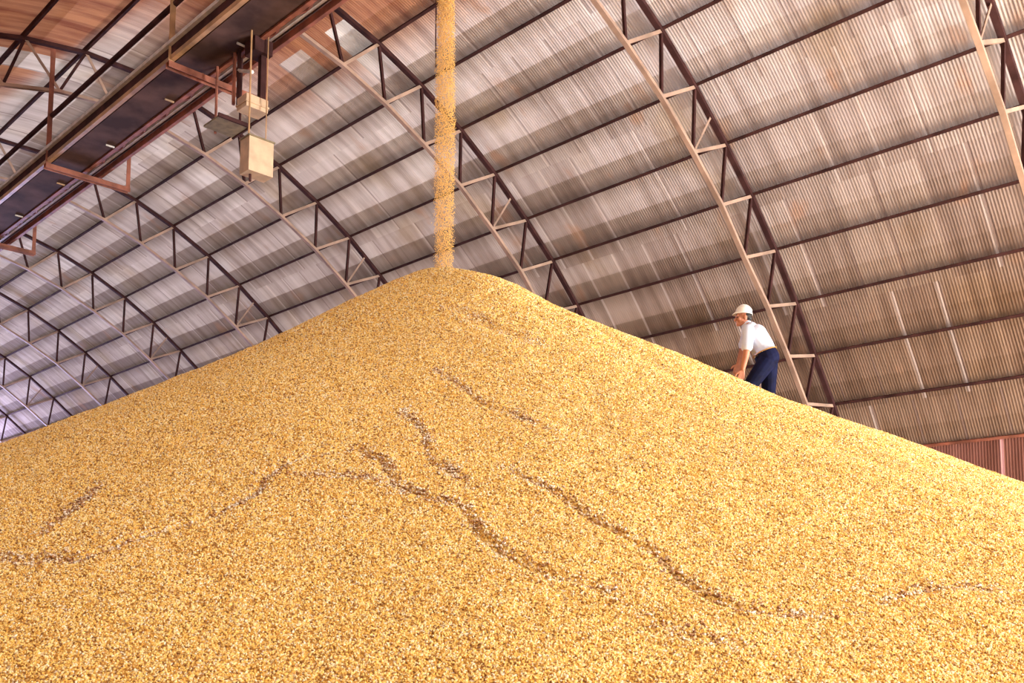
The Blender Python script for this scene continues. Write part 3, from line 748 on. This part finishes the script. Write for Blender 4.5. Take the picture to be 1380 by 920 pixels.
# head: skull, face, jaw, nose, brow, lips, ears (looking to the picture's left)
ellipsoid(b, head+HS*Vector((.012, 0, .012)), (.086, .068, .086))
ellipsoid(b, head+HS*Vector((-.028, 0, -.040)), (.056, .055, .070))
capsule(b, head+HS*Vector((-.005, -.035, -.085)), head+HS*Vector((-.070, 0, -.112)), .027, .021); capsule(b, head+HS*Vector((-.005, .035, -.085)), head+HS*Vector((-.070, 0, -.112)), .027, .021)
capsule(b, head+HS*Vector((-.090, 0, -.012)), head+HS*Vector((-.112, 0, -.050)), .010, .015, 10)
capsule(b, head+HS*Vector((-.082, -.034, .006)), head+HS*Vector((-.082, .034, .006)), .014, .014, 10)
capsule(b, head+HS*Vector((-.088, -.016, -.078)), head+HS*Vector((-.088, .016, -.078)), .011, .011, 10)
capsule(b, head+HS*Vector((-.086, -.014, -.092)), head+HS*Vector((-.086, .014, -.092)), .011, .011, 10)
for s_ in (-1, 1):
    ellipsoid(b, head+HS*Vector((.014, s_*.078, -.030)), (.022, .010, .034), 10)
    ellipsoid(b, head+HS*Vector((-.058, s_*.042, -.040)), (.030, .022, .026), 10)
body = fuse('body', b, M_SKIN, .0048, 3)
for s_ in (-1, 1):
    e_ = MB(); ellipsoid(e_, head+HS*Vector((-.084, s_*.031, -.020)), (.010, .013, .008), 10); e_.build('eye', M_EYE, man)
b = MB()
for s_ in (-1, 1):
    o_ = Vector((0, s_*.078, 0)); o2 = Vector((0, s_*.066, 0))
    capsule(b, pel.lerp(waist, .55)+o_, waist+o2, .112, .112); capsule(b, waist+o2, chest+o_, .112, .124); capsule(b, chest+o_, neckb+Vector((.015, s_*.09, -.035)), .122, .076)
for sh, el in ((shN, elN), (shF, elF)):
    hem = sh.lerp(el, .74); capsule(b, sh, hem, .074, .072)
capsule(b, neckb+Vector((.02, 0, -.03)), neckb+Vector((-.01, 0, .022)), .075, .068)
shirt = fuse('shirt', b, M_SHIRT, .007, 4)
b = MB()
capsule(b, neckb+Vector((-.05, -.04, -.02)), neckb+Vector((.05, -.045, .012)), .018, .018, 8); capsule(b, neckb+Vector((-.05, .04, -.02)), neckb+Vector((.05, .045, .012)), .018, .018, 8)
capsule(b, neckb+Vector((.055, -.045, .012)), neckb+Vector((.055, .045, .012)), .018, .018, 8)
fuse('collar', b, M_SHIRT, .006, 2, shirt)
b = MB()
for s_ in (-1, 1):
    o_ = Vector((0, s_*.078, 0)); capsule(b, pel+o_+Vector((.012, 0, -.01)), pel.lerp(waist, .45)+o_, .120, .112)
for hp_, kn, an in ((hipN, kneeN, ankN), (hipF, kneeF, ankF)):
    capsule(b, hp_+Vector((.01, 0, -.02)), kn, .108, .078); capsule(b, kn, an+Vector((.01, 0, .02)), .078, .062)
trousers = fuse('trousers', b, M_TROUS, .007, 4)
# belt ring round the waist
ax = (waist-pel).normalized(); cb_ = pel.lerp(waist, .50)+Vector((0, 0, 0)); e1 = Vector((0, 1, 0)); e2 = ax.cross(e1).normalized()
b = MB(); ring = [cb_+e1*math.cos(t)*.196+e2*math.sin(t)*.122 for t in np.linspace(0, 2*math.pi, 41)]
b.path(rect(.010, .036), [ring[i] for i in range(41)], ax); belt = b.build('belt', M_LEATHER, man)
b = MB(); bk = cb_+e2*(.124 if (cb_+e2*.124).x < cb_.x else -.124); b.box(bk, (.012, .05, .045)); b.build('buckle', M_PALE, belt)
for an in (ankN, ankF):
    b = MB(); capsule(b, an+Vector((.02, 0, .03)), an+Vector((.01, 0, -.03)), .052, .048); capsule(b, an+Vector((.03, 0, -.035)), an+Vector((-.15, 0, -.035)), .042, .038); fuse('boot', b, M_BOOT, .007, 3)
# hair under the helmet and the helmet itself
b = MB(); ellipsoid(b, head+HS*Vector((.036, 0, .000)), (.072, .071, .069)); capsule(b, head+HS*Vector((.085, -.03, -.03)), head+HS*Vector((.075, .03, -.055)), .025, .023); capsule(b, head+HS*Vector((.07, -.05, -.035)), head+HS*Vector((.02, -.074, -.005)), .019, .012); capsule(b, head+HS*Vector((.07, .05, -.035)), head+HS*Vector((.02, .074, -.005)), .019, .012)
fuse('hair', b, M_HAIR, .006, 2)
tilt = Matrix.Rotation(math.radians(4), 3, 'Y')
hc = head+Vector((.008, 0, .027)); HK = 0.80
b = MB(); nr, ns = 12, 36; vs = []; fs = []
prof = [(0.000, .138), (.030, .136), (.060, .126), (.088, .105), (.106, .074), (.116, .034), (.121, .006), (.124, -.006), (.118, -.006), (.112, .004), (.104, .034), (.080, .092), (0.0, .124)]
for (r_, z_) in prof:
    for k in range(ns):
        f = 2*math.pi*k/ns; x_, y_ = math.cos(f)*r_*1.06*HK, math.sin(f)*r_*.92*HK; z_ = z_ if k else z_*HK
        if z_ < .01 and r_ > .115: x_ += -.030*max(0, -math.cos(f))**2.0; z2 = z_-.012*max(0, -math.cos(f))**2
        else: z2 = z_
        vs.append(hc+tilt @ Vector((x_, y_, z2)))
for i in range(len(prof)-1): fs += [(i*ns+k, i*ns+(k+1) % ns, (i+1)*ns+(k+1) % ns, (i+1)*ns+k) for k in range(ns)]
b.add(vs, fs); hat = b.build('hard_hat', M_HAT, man)
for p_ in hat.data.polygons: p_.use_smooth = True
b = MB()
for oy in (-.028, 0, .028):
    b.tube([hc+tilt @ (HK*Vector((.118*math.cos(t), oy, .012+.127*math.sin(t)-abs(oy)*.12))) for t in np.linspace(.35, math.pi-.35, 14)], .007, 6)
b.build('crown_ridge', M_HAT, hat)
